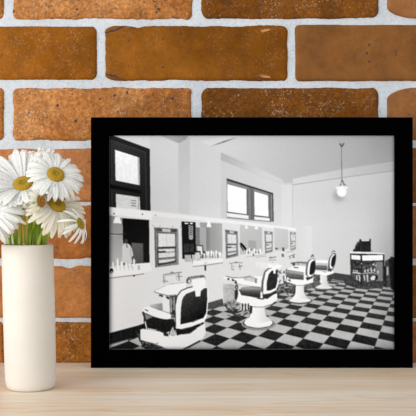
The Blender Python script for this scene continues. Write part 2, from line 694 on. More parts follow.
fill([(282, 183.5), (292.5, 183.5), (293, 228), (282, 228)], 212)
line([(283, 184), (292, 184)], .8, 190)
line([(292.6, 178), (292.8, 229)], .9, 188)
fill([(293, 178.5), (340, 169.5), (396, 161.5), (396, 290), (293, 290)], ((300, 200, 207), (394, 200, 190)))
fill([(293, 178.5), (340, 169.5), (396, 161.5), (396, 170.6), (340, 177.8), (293, 184.5)], ((300, 180, 206), (394, 165, 176)))
line([(293, 184.8), (340, 178), (372, 173.6), (396, 170.8)], .7, 150)
line([(293, 178.5), (340, 169.8), (396, 161.6)], .6, 188)
shade(392, 290, 22, 90, -34)
shade(395, 140, 40, 26, -14)
# floor of the view is painted later; lower wall
fill([(108, 206), (150, 210), (222, 218.5), (270, 224.5), (299, 228), (299, 296), (108, 352)], ((110, 270, 222), (299, 250, 212)))
fill([(108, 206.6), (150, 210.6), (222, 218.6), (270, 224.8), (297, 228.0), (297, 231.0), (270, 228.0), (222, 222.4), (181, 218.5), (108, 213.2)], 228)
line([(108, 206.6), (150, 210.8), (222, 219), (270, 224.8), (297, 228.2)], .5, 214)
fill([(296.5, 226), (312, 226), (312, 285), (296.5, 275)], ((297, 240, 206), (312, 240, 213)))

# --- tall left window
fill([(108, 134), (113.5, 136.2), (149.8, 149.4), (150.6, 211.5), (108, 207.5)], ((109, 150, 46), (150, 200, 26)))
fill([(108, 134), (112, 135), (149.8, 149), (150.6, 210.5), (147, 210), (146, 153), (112, 140)], 30)
line([(111.4, 140), (112, 207)], .8, 66)
line([(112, 140.5), (146, 152.5)], .8, 60)
line([(145.4, 153), (146.4, 209)], .9, 52)
fill([(115, 149.8), (138.8, 157.4), (139.6, 185.2), (115.6, 180.4)], 236, tex=3)
fill([(137.4, 157), (139.4, 157.6), (140, 185.2), (138.2, 185)], 180)
fill([(109, 184), (141, 190.5), (141, 194), (109, 188)], 14)
fill([(115.8, 193.8), (139.6, 197.2), (140.2, 210), (116.2, 208)], 214, tex=4)
for yy in (200.5, 203, 205.6):
    line([(131.5, yy), (136, yy + .4)], 1.2, 140)
line([(138.2, 197), (138.6, 209)], 1.2, 170)
fill([(108, 206.8), (152, 211.0), (152, 219.5), (108, 213.6)], 234)
ell(114, 213.6, .8, .8, 60)
ell(142.4, 214.2, .7, .7, 70)
ell(155.4, 215.4, .6, .6, 90)

# --- second window
fill([(226.7, 178.3), (272.8, 193), (273.2, 221.5), (270, 222), (227, 218)], 120)
fill([(226.7, 178.3), (272.8, 193), (272.8, 194.4), (226.7, 180.4)], 46)
fill([(226.7, 180.4), (272.8, 194.4), (269, 197), (226.7, 183.8)], 128)
fill([(227.4, 184.2), (246.4, 189.3), (246.6, 214.2), (227.6, 211.6)], 250)
fill([(254.4, 191.6), (268, 195.5), (268.4, 216.6), (254.6, 215)], 250)
for xx in (230, 233, 236, 239, 242):
    line([(xx, 186 + (xx - 230) * .3), (xx, 212)], .4, 232)
fill([(226.9, 212.9), (248.6, 215.3), (248.6, 219), (227.2, 216.8)], 230)
fill([(254.5, 216.6), (269.6, 218.0), (269.8, 221), (254.5, 219.6)], 230)
fill([(248.6, 187.2), (253.6, 189), (253.8, 219.8), (249.0, 219.2)], 98)
line([(247.2, 189), (247.6, 214)], 1.2, 92)
line([(249.8, 189), (250, 219)], .8, 140)
fill([(268.2, 194), (273, 193.8), (273.6, 221.8), (270, 221.4)], 96)
line([(271.3, 195), (271.8, 221)], .9, 140)
line([(272.8, 193), (273.4, 221.8)], .7, 44)
line([(226.8, 212.2), (249, 215.0)], .9, 70)
line([(254, 215.8), (271, 217.8)], .9, 76)

# --- first mirror
fill([(108, 215), (122.5, 218), (122.5, 266), (108, 268)], ((112, 220, 138), (118, 262, 178)))
fill([(122.4, 218.0), (149.2, 220.0), (149.6, 262.6), (123.2, 264.6)], ((125, 222, 14), (145, 260, 24)))
fill([(131.5, 242.8), (142.8, 243.4), (143.2, 263), (132, 264.2)], ((132, 245, 96), (143, 262, 78)))
line([(143.2, 243), (143.6, 263)], .8, 40)
line([(109, 234.0), (119, 234.4), (126, 233.6)], .8, 50)
line([(109, 235.2), (119, 235.4)], .6, 190)
ell(126, 241.2, 1.7, 2.2, 62)
fill([(123.2, 244.5), (125.6, 243.4), (129.6, 244.6), (131.8, 249), (133.2, 255.5), (131.6, 257), (131.6, 263.8), (124.2, 264.4), (123.0, 254)], 204, True)
line([(126.4, 244.2), (127.2, 247.5)], .9, 70)
line([(130.2, 249), (131.0, 256)], .5, 150)
ell(132.6, 257.8, .8, 1, 90)
fill([(115.2, 217.2), (119.6, 217.2), (121.6, 223.4), (113.0, 223.0)], 246)
# counter and bottles
fill([(108, 266.5), (123, 264.8), (150, 262.6), (152, 271), (140, 273.5), (108, 277.8)], 232)
for (x, y, h) in ((113, 262, 4), (117.6, 260.2, 6), (121.6, 262, 5), (126.4, 262, 3), (129.6, 262.8, 3), (134, 259.8, 5)):
    ell(x, y + 2.5, 1.0, h * .75, 236)
    line([(x + 1.5, y), (x + 1.6, y + 5)], .5, 150)
for x in (116, 120, 124.2, 128.6, 132.4):
    line([(x, 265.5), (x + .2, 270)], .7, 186)
fill([(137.6, 265.5), (139.8, 265.2), (140, 269.8), (138, 270)], 176)
ell(111.5, 271, 1.9, 2.6, 24)
ell(111.9, 272.2, .8, 1, 220)
line([(108, 278.4), (120, 276.9), (134, 275.2), (144, 273.8)], .9, 130)
ell(134, 275.8, 1.2, .8, 60)
line([(124.5, 265), (124.8, 263)], 1, 60)

# --- instrument cabinets on the wall
def cabinet(q, s=1.0, fr=128, dk=58, wh=222):
    """q: corners tl, tr, br, bl"""
    tl, tr, br, bl = [np.array(p, float) for p in q]
    def P(u, v):
        a = tl + (tr - tl) * u
        b = bl + (br - bl) * u
        return tuple(a + (b - a) * v)
    def R(u0, v0, u1, v1, g, tex=0):
        fill([P(u0, v0), P(u1, v0), P(u1, v1), P(u0, v1)], g, tex=tex)
    R(0, 0, 1, 1, fr, 8)
    R(0.0, 0.0, .05, 1, fr - 40)
    R(.93, 0, 1, 1, fr + 10)
    R(.08, .02, .32, .1, dk + 20)
    R(.34, .03, .66, .1, 196)
    R(.7, .02, .94, .1, dk + 10)
    R(.12, .12, .9, .9, dk + 34)
    R(.16, .15, .86, .49, wh, 4)
    R(.5, .15, .52, .49, wh - 30)
    R(.12, .49, .9, .53, dk)
    R(.16, .55, .84, .9, wh - 6, 4)
    R(.12, .6, .46, .645, dk - 25)
    R(.46, .625, .84, .65, dk + 70)
    R(.14, .77, .86, .80, dk + 20)
    R(.14, .805, .86, .83, fr)
    fill([P(.12, .9), P(.5, .9), P(.88, .87), P(.88, .93), P(.12, .96)], dk)
    R(.08, .5, .12, .95, dk + 30)


cabinet([(154.2, 227.2), (178.2, 228.6), (178.8, 264.6), (155.2, 267.6)])
for (x, y) in ((153, 225.5), (160, 226), (173, 226.6), (180.5, 227)):
    ell(x, y, .5, .5, 120)
cabinet([(225.2, 229.4), (237.9, 231.4), (238.4, 256), (226.0, 258.8)], fr=132, dk=74, wh=214)
cabinet([(264.4, 230.8), (272.8, 231.8), (273, 251.8), (265.2, 253.8)], fr=146, dk=96, wh=212)
cabinet([(289.9, 231.6), (296, 232.2), (296, 249.6), (290.4, 250.8)], fr=156, dk=118, wh=206)

# --- second mirror with a dark cabinet reflected
fill([(181.4, 221.4), (222.2, 223.6), (222.4, 253.4), (200, 254.6), (183, 258.8), (182.2, 258.6)], 152)
fill([(181.4, 221.4), (195.4, 222.2), (196.2, 250.5), (205, 252), (205, 258), (182.4, 259)], 22)
fill([(183.6, 244), (194, 243.6), (194, 252), (184, 252.6)], 50, tex=6)
line([(189, 244), (189, 252)], .6, 26)
for k in range(6):
    line([(188.8, 225.5 + k * 1.8), (193, 227.0 + k * 1.8)], .8, 190)
    line([(193, 225.5 + k * 1.8), (188.8, 227.0 + k * 1.8)], .5, 150)
ell(191, 237.6, 2.2, 2.2, 160)
line([(185, 223.2), (188, 223.4)], 1.2, 235)
line([(190.6, 223.4), (192.2, 223.4)], 1.4, 245)
fill([(196, 227), (199.5, 227), (200, 252), (196.6, 251)], 118)
fill([(206.2, 222.8), (209.8, 223), (210, 252), (206.6, 252)], ((206, 240, 122), (210, 240, 140)))
fill([(199.6, 227), (206, 227.4), (206.4, 251), (200, 250)], 164)
fill([(210, 224), (222.2, 224.4), (222.3, 252.6), (210.2, 252)], ((211, 238, 150), (222, 238, 168)))
fill([(195.8, 222), (199.6, 222.2), (200.4, 227.4), (196.2, 227.4)], 214)
fill([(207.6, 220.6), (209.8, 220.6), (211.4, 227.2), (206.4, 227.0)], 244)
fill([(197, 246), (202.2, 246.2), (202.6, 251), (197.6, 251)], 222)
fill([(196.2, 244.6), (203, 245), (203.8, 252), (202.4, 252), (202, 246.4), (196.4, 246)], 84)
fill([(196, 251), (204, 251.2), (206, 253.2), (196, 253.6)], 20)
fill([(184.6, 255), (191, 254.8), (191.4, 261.6), (185, 262)], 178, tex=5)
line([(184.6, 255), (191, 254.8)], .6, 110)
fill([(191.8, 254.8), (200.6, 254.4), (200.8, 262.4), (192.2, 263)], 192, tex=10)
line([(192, 256), (192.4, 263)], .5, 130)
fill([(195, 252.6), (199.6, 252.4), (200, 258), (195.4, 258.4)], 206)
for (x, y, h, g) in ((201.6, 252, 6, 236), (204, 254, 4, 235), (206.6, 252.6, 5, 230), (208.6, 251.4, 3, 242), (211.4, 252, 5, 240),
                     (213.4, 252.6, 4, 236), (216.2, 252, 5, 238), (218.8, 253, 4, 226), (220.4, 253, 4, 236)):
    ell(x, y + 1.5, 1.0, h * .7, g)
for x in (203.0, 205.4, 210.0, 212.5, 215, 217.8):
    line([(x, 253.4), (x, 258)], .8, 90 if x < 212 else 140)
ell(202.8, 256.2, .9, 2, 34)
line([(193.2, 266.6), (206, 265.2), (222.6, 262.8)], .9, 140)
fill([(193, 261), (222.4, 258.6), (222.6, 262), (193.2, 265.6)], 232)
for k in range(16):
    x_ = 201 + k * 1.35
    line([(x_, 254 + (k % 3)), (x_ + .2, 257.6)], .5, (70, 120, 200, 170)[k % 4])
fill([(204.2, 265.2), (206, 265), (206.2, 270.6), (204.6, 270.8)], 50)
fill([(204, 262), (207, 262), (206.5, 265), (204.5, 265)], 205)

# --- third and fourth mirrors
fill([(239.8, 224.6), (262, 227.2), (262.4, 251.4), (240.2, 254.6)], ((240, 230, 188), (262, 245, 178)))
fill([(248.4, 240), (256, 241), (256.4, 250), (248.6, 250)], 160)
fill([(245.4, 225.4), (247.2, 225.6), (248.2, 228.8), (244.6, 228.6)], 230)
fill([(255.4, 226.2), (257.4, 226.4), (258.4, 229.4), (254.4, 229)], 232)
line([(240.6, 243.6), (242.6, 245.4), (246.0, 249.6)], 2.4, 22)
line([(240.4, 246), (243.4, 250.4)], 1.2, 50)
for (x, y, g) in ((247, 251.5, 226), (249.6, 250.4, 232), (252, 253, 222), (254.4, 250.6, 236), (257, 252, 220), (260.2, 251, 236)):
    ell(x, y, 1.0, 2.6, g)
for (x, y) in ((248.4, 252.4), (251, 249.8), (253.4, 254.8), (255.8, 252), (258.8, 252.4)):
    ell(x, y, .7, 1.2, 84)
line([(246.5, 256.8), (256, 256), (266, 254.6)], .7, 176)
fill([(274, 227.6), (288, 229.4), (288.4, 248.8), (274.6, 251.2)], ((274, 235, 194), (288, 245, 186)))
ell(276.6, 248.6, 1.3, .9, 70)
fill([(282, 247.6), (284.2, 247.4), (284.6, 251), (282.4, 251.2)], 80)
fill([(281.4, 254), (284, 254), (284, 256.8), (281.8, 257)], 96)
line([(286, 252.4), (294, 251.4)], .5, 150)
line([(256, 257.4), (266, 256.2)], .6, 160)
line([(269.4, 258.2), (276, 256.8)], .9, 110)
line([(269, 260.4), (276, 259.6)], .8, 150)
ell(270.6, 257.6, 1.0, 1, 120)
line([(289, 256.6), (295, 254.2)], .9, 120)
ell(293.6, 256.8, 1.3, 1.6, 140)
ell(290.2, 258, 1.0, 1.0, 150)
ell(273, 263.4, 1.6, 1.3, 110)

# --- pendant lamp
fill([(338.8, 143.6), (344.8, 143.2), (343, 146), (342.2, 148.4), (341.2, 148.4), (340.6, 146)], 72)
ell(341.8, 144.2, .9, .7, 170)
line([(341.6, 147), (341.9, 182)], 1.0, 112)
line([(342.2, 147), (342.4, 182)], .5, 176)
fill([(341.2, 180), (343.2, 180), (344.2, 183.4), (346.6, 185.8), (342.5, 185.2), (338.4, 186.6), (340.6, 183.8)], 116)
shade(336.5, 195.5, 4.5, 6, -34)
shade(341, 199, 5, 3, -26)
ell(341.8, 187.8, 6.4, 2.1, 226)
ell(341.7, 191.8, 4.9, 5.0, 236)
ell(342, 192.4, 2.4, 2.4, 250)
line([(342, 183), (342.6, 186)], 1.2, 222)

# --- chequered floor
src = [(0, 0), (1, 0), (0, 1), (0, -1), (0, -2), (0, -3), (1, -1), (1, -2), (-1, 0), (-1, -1), (-1, -2), (-1, -3), (-2, -3), (-2, -4),
       (-1, -4), (2, -1), (2, -2), (3, -2), (3, -1), (2, -3), (2, -4), (3, -4), (3, -3), (-4, 3), (-4, 2), (-3, 2), (-3, 3), (-5, 1), (-4, 1),
       (-6, 0), (-5, 0), (-2, 1), (-2, 0), (-1, 1), (-3, 1), (-2, 2)]
dst = [(303, 339.1), (322.9, 343.9), (294.6, 346.3), (310.2, 331.9), (316.9, 325.5), (322.3, 320.7), (329.5, 335.8), (334.3, 329.8),
       (285.6, 333.7), (292.8, 327.9), (300.6, 322.2), (306.6, 317.4), (292.2, 313.2), (297, 310.2), (310.8, 312.6), (351.6, 340.3),
       (356.4, 334.3), (378, 338.5), (374.4, 345.7), (360, 327.4), (363, 322.2), (381.7, 325.5), (379.9, 331.3), (202.2, 340.3),
       (214.8, 334.3), (229.3, 338.7), (216, 345.4), (214.8, 324.6), (226.9, 327.9), (214.2, 315.9), (224.4, 318.6), (258.6, 335.8),
       (267, 330), (275.5, 341.1), (240.6, 331.9), (246.6, 343.3)]
A_ = []
for (u, v), (x, y) in zip(src, dst):
    x, y = (x - 250) / 100, (y - 300) / 100
    A_.append([u, v, 1, 0, 0, 0, -x * u, -x * v, -x])
    A_.append([0, 0, 0, u, v, 1, -y * u, -y * v, -y])
H = np.linalg.svd(np.array(A_))[2][-1].reshape(3, 3)


def fl(u, v):
    w = H @ np.array([u, v, 1.0])
    return (w[0] / w[2] * 100 + 250, w[1] / w[2] * 100 + 300)


err = max(math.dist(fl(*s_), d_) for s_, d_ in zip(src, dst))
print('floor fit error px', round(err, 2))
Hi = np.linalg.inv(H)
floor_poly = [(108, 337), (150, 321), (205, 307.5), (250, 297), (285, 288), (320, 279.2), (345, 281.6), (352, 283), (396, 284), (396, 351), (108, 351)]
r = inside(floor_poly)
sl, m, x, y = r
xx, yy = (x - 250) / 100, (y - 300) / 100
w = Hi[2, 0] * xx + Hi[2, 1] * yy + Hi[2, 2]
u = (Hi[0, 0] * xx + Hi[0, 1] * yy + Hi[0, 2]) / w
v = (Hi[1, 0] * xx + Hi[1, 1] * yy + Hi[1, 2]) / w
chk = ((np.floor(u) + np.floor(v)) % 2 == 0)
far = np.clip((y - 280) / 65, 0, 1)
dark = 64 - 34 * far + NZ[sl] * 4
lite = 168 + 18 * far - np.clip((y - 338) / 12, 0, 1) * 22 - np.clip((x - 365) / 30, 0, 1) * 26 + NZ2[sl] * 2 + NZ[sl] * 1.5
val = np.where(chk, dark, lite)
cv[sl][m] = val[m]
# skirting boards
fill([(108, 333.4), (142, 324.4), (146, 322), (146, 333), (131, 339), (108, 345.5)], 24, tex=3)
line([(109, 344.6), (132, 338.4)], .7, 90)
fill([(206, 303.4), (222.5, 298.6), (224, 306), (209, 309.4), (205, 310)], 74, tex=6)
fill([(332, 272.4), (351, 275), (351, 283), (340, 282), (328, 280)], 62)
fill([(323, 271.5), (334, 273.6), (334, 280), (321, 279)], 74)
line([(330, 279.2), (344, 281.6)], .8, 150)

# --- display counter with a cash register
fill([(385, 261), (389.4, 258.8), (391, 256.4), (396, 258), (396, 291), (391, 288), (385, 286)], 64, tex=6)
fill([(388.6, 259.6), (391.8, 256.6), (396, 258.4), (396, 291), (391, 289)], 26, tex=3)
fill([(383.4, 266.4), (386, 266), (386.6, 288), (384, 286)], 30)
line([(385, 264.4), (390, 263.6)], .8, 40)
fill([(386.5, 267), (388.5, 266.8), (388.5, 275), (386.7, 275.4)], 168)
fill([(350.2, 279), (384.6, 280), (386, 286), (372, 289), (356, 288.2), (345, 284.6), (345, 277)], 60, tex=8)
fill([(350.2, 253.2), (352, 252.4), (384, 254), (384, 283.4), (361, 284.6), (350.6, 280)], 52, tex=5)
fill([(361.5, 261.6), (383, 261.6), (383, 281.5), (361.8, 282.6)], 62, tex=14)
fill([(376, 262), (382.6, 262), (382.8, 281), (376.4, 281)], 118)
fill([(351.4, 260.8), (360.4, 262.0), (360.6, 282), (351.8, 278.6)], 58, tex=14)
fill([(350, 252.0), (362, 251.6), (384.4, 253.2), (384.4, 254.4), (361, 254.8), (350, 253.6)], 226)
fill([(350, 253.4), (384.2, 254.2), (384.2, 255), (350, 255)], 40)
fill([(351.3, 254.9), (360.4, 255.6), (360.4, 260.0), (351.4, 259.2)], 232)
fill([(362.2, 255.4), (382.8, 254.9), (383, 260.2), (362.3, 260.8)], 232)
line([(361.3, 255), (361.6, 284)], 1.2, 28)
line([(383.8, 254.6), (384, 282)], 1.0, 36)
line([(350.6, 254), (350.9, 280)], .9, 50)
rr = random.Random(5)
for k in range(46):
    x_, y_ = rr.uniform(353, 376), rr.uniform(262.6, 280)
    ell(x_, y_, rr.uniform(.4, 1.1), rr.uniform(.5, 1.3), rr.choice([30, 50, 110, 150, 186]))
line([(353, 272.4), (360, 273.4)], 1.3, 206)
line([(363, 273.4), (374, 272.6)], 1.0, 176)
for (x_, y_) in ((365, 271), (368, 270.4), (371.5, 270.6), (374.4, 270), (378, 272)):
    ell(x_, y_, 1.0, 1.4, 190)
for (x_, h) in ((356.6, 4), (359.4, 6), (364.2, 5), (367.4, 6)):
    line([(x_, 275.4), (x_ + .3, 275.4 + h)], 1.2, 196)
fill([(370.6, 277.6), (373, 275.6), (375.4, 276), (374.6, 280), (371, 280.2)], 214)
ell(376.8, 277.4, 1.2, 2.4, 28)
fill([(353.2, 249.4), (354.8, 248.8), (355.4, 245.4), (357.2, 242.4), (359.2, 241.2), (359.4, 239.2), (361, 239.2), (361.6, 240.8), (369.2, 240.8),
      (369.4, 239), (370.8, 239), (371, 252), (353.2, 251.6)], 34, tex=4)
fill([(361.6, 240.2), (369, 240.2), (369, 241.2), (361.6, 241.2)], 206)
line([(355.8, 245.6), (359.6, 242)], .6, 110)
line([(371, 250), (373, 252)], .8, 130)
line([(360.5, 242.4), (360.8, 251)], .5, 66)


# --- fourth chair (farthest)
def base_col(xl, xr, yt, yb, cx, rx, ry, g=228):
    ell(cx, yb + .6, rx + 1.6, ry + .9, 88)
    ell(cx, yb, rx, ry, g)
    fill([(xl, yt), (xr, yt), (xr + .6, yb - ry * 2.6), (xr + rx * .26, yb - ry * 1.3), (cx + rx * .8, yb - ry * .4), (cx - rx * .8, yb - ry * .4),
          (xl - rx * .26, yb - ry * 1.3), (xl - .6, yb - ry * 2.6)], ((xl, yt, g + 6), (xr + 2, yt, g - 18)))


fill([(313, 274), (322, 274), (322, 283), (313, 286)], 96, tex=22)
fill([(327, 274.5), (334, 275), (331, 281), (327, 280)], 64, tex=10)
base_col(320.4, 326.8, 274, 287.4, 324, 8.6, 1.6, 218)
fill([(312.6, 271.6), (314, 270.4), (326, 272.4), (332.6, 270.8), (334.2, 273.0), (327, 275.6), (313, 274.0)], 238)
fill([(314.4, 264.4), (326.8, 265.4), (327.6, 267.4), (326.6, 270.4), (315, 269.6)], ((316, 264, 136), (316, 270, 66)))
fill([(316, 259.8), (328, 260.2), (327.4, 263.4), (315, 263.2)], 234)
fill([(315, 262.8), (327.2, 263.2), (327, 265.4), (315, 265)], 188)
fill([(329.2, 258.4), (331.6, 254.6), (334.2, 253.0), (336.2, 255), (335.4, 263), (333.6, 268), (331.6, 270.2), (328.4, 268.4), (328.4, 263)], 70, True)
fill([(330.2, 259), (332, 255.4), (334.0, 254.0), (335.4, 256), (334.6, 263), (332.6, 268.2), (330.2, 268), (329.6, 263)], 238, True)
fill([(331.6, 259.4), (333, 256.4), (335, 255.0), (335.8, 257.6), (334.8, 263.4), (332.6, 267.2), (331.0, 265)], 30, True)
line([(331.6, 252.4), (333.8, 250.6), (335, 252)], 1.0, 120)
fill([(327.6, 268.2), (331.6, 270.2), (331.4, 271.8), (327.6, 271)], 70)

# --- third chair
fill([(283, 277), (297, 281), (297, 291), (289, 292.6), (283.6, 286)], 84, tex=26)
fill([(304.4, 283.6), (316, 280), (322, 284), (312, 288), (304.8, 290)], 92, tex=18)
base_col(296, 303.6, 284, 300.2, 300, 11.0, 2.4, 230)
fill([(289.4, 272.2), (294, 271.6), (304, 275.4), (312.6, 272.2), (313.4, 276.8), (313, 282.4), (304, 284.8), (296, 284.8), (284.4, 281.0), (284.8, 276.4)], 238)
line([(285, 281.8), (296, 285.4), (304, 285.4), (312.6, 283)], .6, 120)
fill([(286.4, 271.6), (289, 270.8), (303.4, 273.2), (304.6, 276), (303.6, 280), (290, 278.8), (286.8, 276.6)], ((290, 271, 128), (290, 280, 64)), tex=5)
fill([(294.4, 266.0), (305.4, 266.4), (306, 271.8), (303.6, 273.4), (286, 270.4), (286, 268.6), (290, 268)], 240)
fill([(287, 269.4), (293, 270.4), (303.6, 272.2), (303.6, 275), (287, 272.6)], 152)
fill([(291, 262.2), (307, 261), (307.6, 265.2), (292, 264.6)], 168, tex=12)
line([(291, 263.4), (298, 262.4), (307, 263)], .9, 84)
ell(293.8, 264.4, 1.3, 1.6, 66)
line([(294, 267.4), (298.2, 267.8)], 1.1, 80)
fill([(305.6, 271.6), (307, 262.8), (310.6, 259.2), (314, 258.8), (315.6, 261), (315.2, 270.6), (312.8, 275.4), (307, 276.4)], 96, True)
fill([(307.4, 271.6), (308.6, 263.0), (311.4, 259.6), (314.4, 259.4), (315.4, 262), (314.8, 270.4), (312.4, 275.6), (308.2, 276.2)], 240, True)
fill([(309.6, 270.6), (310.6, 263.8), (312.8, 261.0), (315.0, 261.0), (315.2, 269.6), (312.8, 274.2), (309.8, 274.4)], 30, True)
line([(311.2, 256.6), (312.6, 254.8), (313.6, 256.6)], 1.2, 90)
line([(308, 260), (311, 257.2), (315, 258.6)], .5, 160)
fill([(305.6, 277.4), (310.6, 276.8), (313, 275.2), (312.6, 278), (307, 280.6)], 50)
fill([(303.8, 272.8), (305.2, 273), (304.8, 280), (303.6, 280)], 226)

# --- clutter between, basins on the wall
for k in range(40):
    x_, y_ = rr.uniform(278, 290), rr.uniform(268, 294)
    line([(x_, y_), (x_ + rr.uniform(-2, 2), y_ + rr.uniform(0, 3))], .8, rr.choice([50, 80, 120, 170]))
fill([(276.5, 285.4), (283.4, 283.6), (289, 286), (288, 291), (281, 293.4), (276, 290)], 84, True, tex=24)
for k in range(14):
    x_, y_ = rr.uniform(277, 288), rr.uniform(285, 292)
    line([(x_, y_), (x_ + rr.uniform(1, 3), y_ - rr.uniform(0, 1))], .7, rr.choice([40, 150, 180]))
fill([(255, 262), (268, 262.6), (280, 264), (276, 270), (262, 268), (256, 266)], 222)
fill([(267, 264.4), (276, 263.6), (283, 265.6), (279, 268.6), (270, 268)], 236)
ell(274, 264, 3.2, 1.6, 222)

# --- second chair
for k in range(34):
    x_, y_ = rr.uniform(229, 252), rr.uniform(302, 316)
    line([(x_, y_), (x_ + rr.uniform(-5, 5), y_ + rr.uniform(-1, 4))], .8, rr.choice([36, 60, 110, 150, 200]))
line([(226, 305.4), (230, 309.6), (233, 312.8), (238, 314.6), (246, 311.2)], 1.1, 48, True)
line([(236, 314), (246, 312), (252, 306.8)], 1.0, 170, True)
line([(238, 310.8), (250, 306.4)], 1.0, 190)
line([(232, 313.4), (240, 316.4), (247, 313.4)], 1.0, 60, True)
ell(258.2, 324.0, 17.0, 6.2, 112)
ell(258.2, 323.7, 16.4, 5.7, 166)
ell(258.2, 323.3, 15.6, 5.3, 66)
ell(258.4, 322.6, 14.2, 4.9, 240)
fill([(251.8, 304), (264.6, 304), (264.8, 311), (265.6, 315), (268.2, 318.2), (271.6, 320.6), (262, 323), (252, 322.6), (245.2, 320.4), (249.2, 317.6),
      (251.0, 314), (251.8, 309)], ((250, 315, 246), (267, 315, 214)))
line([(246, 325.6), (258, 327.6), (270, 325.8)], .7, 200, True)
fill([(236.4, 294.4), (238.4, 293.4), (262, 300), (277.0, 293.2), (277.2, 299.6), (272, 303.8), (262, 306.8), (253, 306.2), (236.0, 301.8)], 242)
line([(236.2, 302.2), (253, 306.8), (262, 307.2), (272, 304.4)], .8, 130)
for xx_ in (241, 244, 247):
    line([(xx_, 303.6), (xx_ + .2, 310)], 1.0, 232)
    line([(xx_ + 1.3, 303.6), (xx_ + 1.3, 310)], 1.3, 34)
fill([(250, 306), (252.6, 306.4), (252, 313), (249.6, 314)], 36)
fill([(238.8, 290.6), (241, 289.2), (257, 292.4), (261.6, 292.6), (261.4, 297.6), (243, 295.4), (239.6, 294)], ((240, 289, 96), (240, 297, 34)), True)
fill([(241, 288.4), (244, 286.6), (260.6, 288), (262, 292), (258, 293), (242, 290.6)], ((250, 287, 190), (250, 291.5, 80)))
line([(241, 288.0), (252, 287.2), (261, 288)], .6, 110)
line([(238.4, 283.9), (246, 285.6), (260, 287.2)], .6, 120)
fill([(222.6, 276.4), (228, 277.4), (238, 277.6), (246, 276), (263, 276.2), (263.2, 287.2), (244, 285.2), (238.4, 283.6), (232, 279.6), (224, 278.4)], 238)
fill([(243.4, 278.2), (251, 276.6), (257.2, 279), (256.6, 282.8), (244, 280.2)], 196, tex=5)
fill([(254.8, 279), (256.8, 279), (256.8, 283.2), (255, 282.8)], 124)
line([(243.6, 278.2), (251, 276.4), (257.4, 279)], .6, 150)
line([(226, 276.2), (232, 277.6), (240, 277.8), (250, 276.2)], .9, 126)
for (x_, y_) in ((228.4, 279), (233, 280.2), (235.6, 282.6)):
    ell(x_, y_, 1.1, 1.1, 40)
line([(232, 279), (236.4, 281.4), (237, 286)], 1.0, 90)
ell(236.6, 287.0, 1.9, 2.6, 80)
ell(236.8, 287.4, .8, 1.0, 150)
fill([(234.6, 290), (238.2, 289.6), (238, 296), (236, 302), (234.8, 305), (234.6, 296)], 44)
line([(238.6, 291), (241.2, 296.8)], 1.5, 238)
line([(229.4, 263.6), (232.4, 263), (238.6, 262.4), (242.6, 263)], .8, 140)
line([(231.6, 264), (231.8, 270)], 1.0, 160)
line([(233.4, 264.4), (233.6, 269)], .8, 196)
line([(232, 266.4), (236, 266)], .6, 176)
ell(233, 269.4, 1.6, 1.2, 176)
line([(239.4, 264), (240.2, 269.4)], 1.0, 142)
line([(238.6, 266.6), (242.4, 266)], .9, 110)
ell(236.2, 262.4, 1.3, .7, 100)
# chair back
fill([(261.0, 293.8), (261.4, 282), (264.2, 271.4), (268, 268.2), (276.6, 267.8), (278, 270), (277.6, 284), (275.8, 292), (271.4, 296.2), (262.4, 298)], 92)
fill([(263.2, 293.4), (263.6, 282), (265.6, 272.4), (269.4, 268.8), (277.2, 268.6), (277.8, 271.4), (278.2, 284), (276.4, 290), (270.4, 293.0), (263.6, 294.2)], 244)
fill([(266.6, 290.8), (266.8, 281.6), (268.6, 274.4), (271.4, 270.8), (277.4, 269.4), (277.7, 272), (277.4, 282), (275.6, 288), (270.6, 290.4)], 40, tex=4)

fill([(272.4, 266.2), (276.8, 267.2), (276.8, 269.4), (275.8, 270), (275.6, 273.6), (273.4, 273.6), (273.2, 269.6), (271.8, 268.8)], 242)
fill([(263, 294.8), (271, 293.6), (276, 290), (276.4, 292.6), (267, 299.2), (262.8, 297.4)], 44)
fill([(260.6, 291.6), (262.4, 292), (262.6, 298.6), (260.2, 298)], 228)
# waste bin
fill([(222.8, 285.2), (223.6, 283.8), (232, 284), (234.4, 285), (234.8, 300), (231, 306), (224.6, 305.4), (223.2, 296)], ((223, 290, 190), (235, 290, 168)), tex=6)
line([(223, 288.2), (234.4, 288.6)], .6, 156)
fill([(224, 303), (236, 299), (236.8, 309), (226, 308)], 120, tex=26)
line([(225, 304.6), (229, 311)], 1.1, 40)

# --- first chair (nearest)
# basin and taps
line([(163.4, 276.4), (163.8, 274.6), (172, 273.4), (181.6, 272.2)], .9, 112)
line([(164.6, 276), (172, 274.8), (180, 274.2)], .6, 176)
line([(165.4, 277), (165.8, 282.6)], .7, 190)
line([(176.4, 275), (176.8, 280)], .6, 176)
line([(163.6, 275), (164, 283)], 1.2, 150)
line([(178.6, 273), (179.2, 280.6)], 1.2, 140)
line([(162.8, 281), (168, 281.4)], .8, 130)
line([(177, 276.6), (182, 276.4)], .8, 120)
ell(172, 272.4, 1.8, .8, 140)
ell(172.6, 284, 1.4, .5, 110)
ell(164, 281, 1.1, 1.6, 150)
fill([(154, 291.4), (160, 289), (168, 284.6), (186, 283), (186, 294), (172, 296.2), (160, 293.8)], 240)
line([(154, 290.8), (160, 288.4), (168, 284.2), (184, 282.6)], .5, 176)
line([(154, 291.8), (160.4, 293.8), (168, 295.6), (176, 294.8)], .8, 110)
for (x_, y_) in ((160, 295.4), (167, 297.2), (168.2, 298.6), (162, 296)):
    ell(x_, y_, 1.1, 1.1, 46)
line([(168, 297.6), (171.2, 296.2), (172.6, 300), (172, 303)], 1.2, 80)
fill([(163, 297.4), (170, 300), (170, 312), (163, 312)], 226)
fill([(148.6, 305.0), (162.2, 303.0), (162.8, 310.4), (158, 311)], ((150, 305, 196), (162, 308, 134)))
fill([(169.6, 296.6), (177, 295), (177, 318), (170, 318)], 74, tex=20)
line([(171.0, 298), (171.2, 312)], .9, 190)
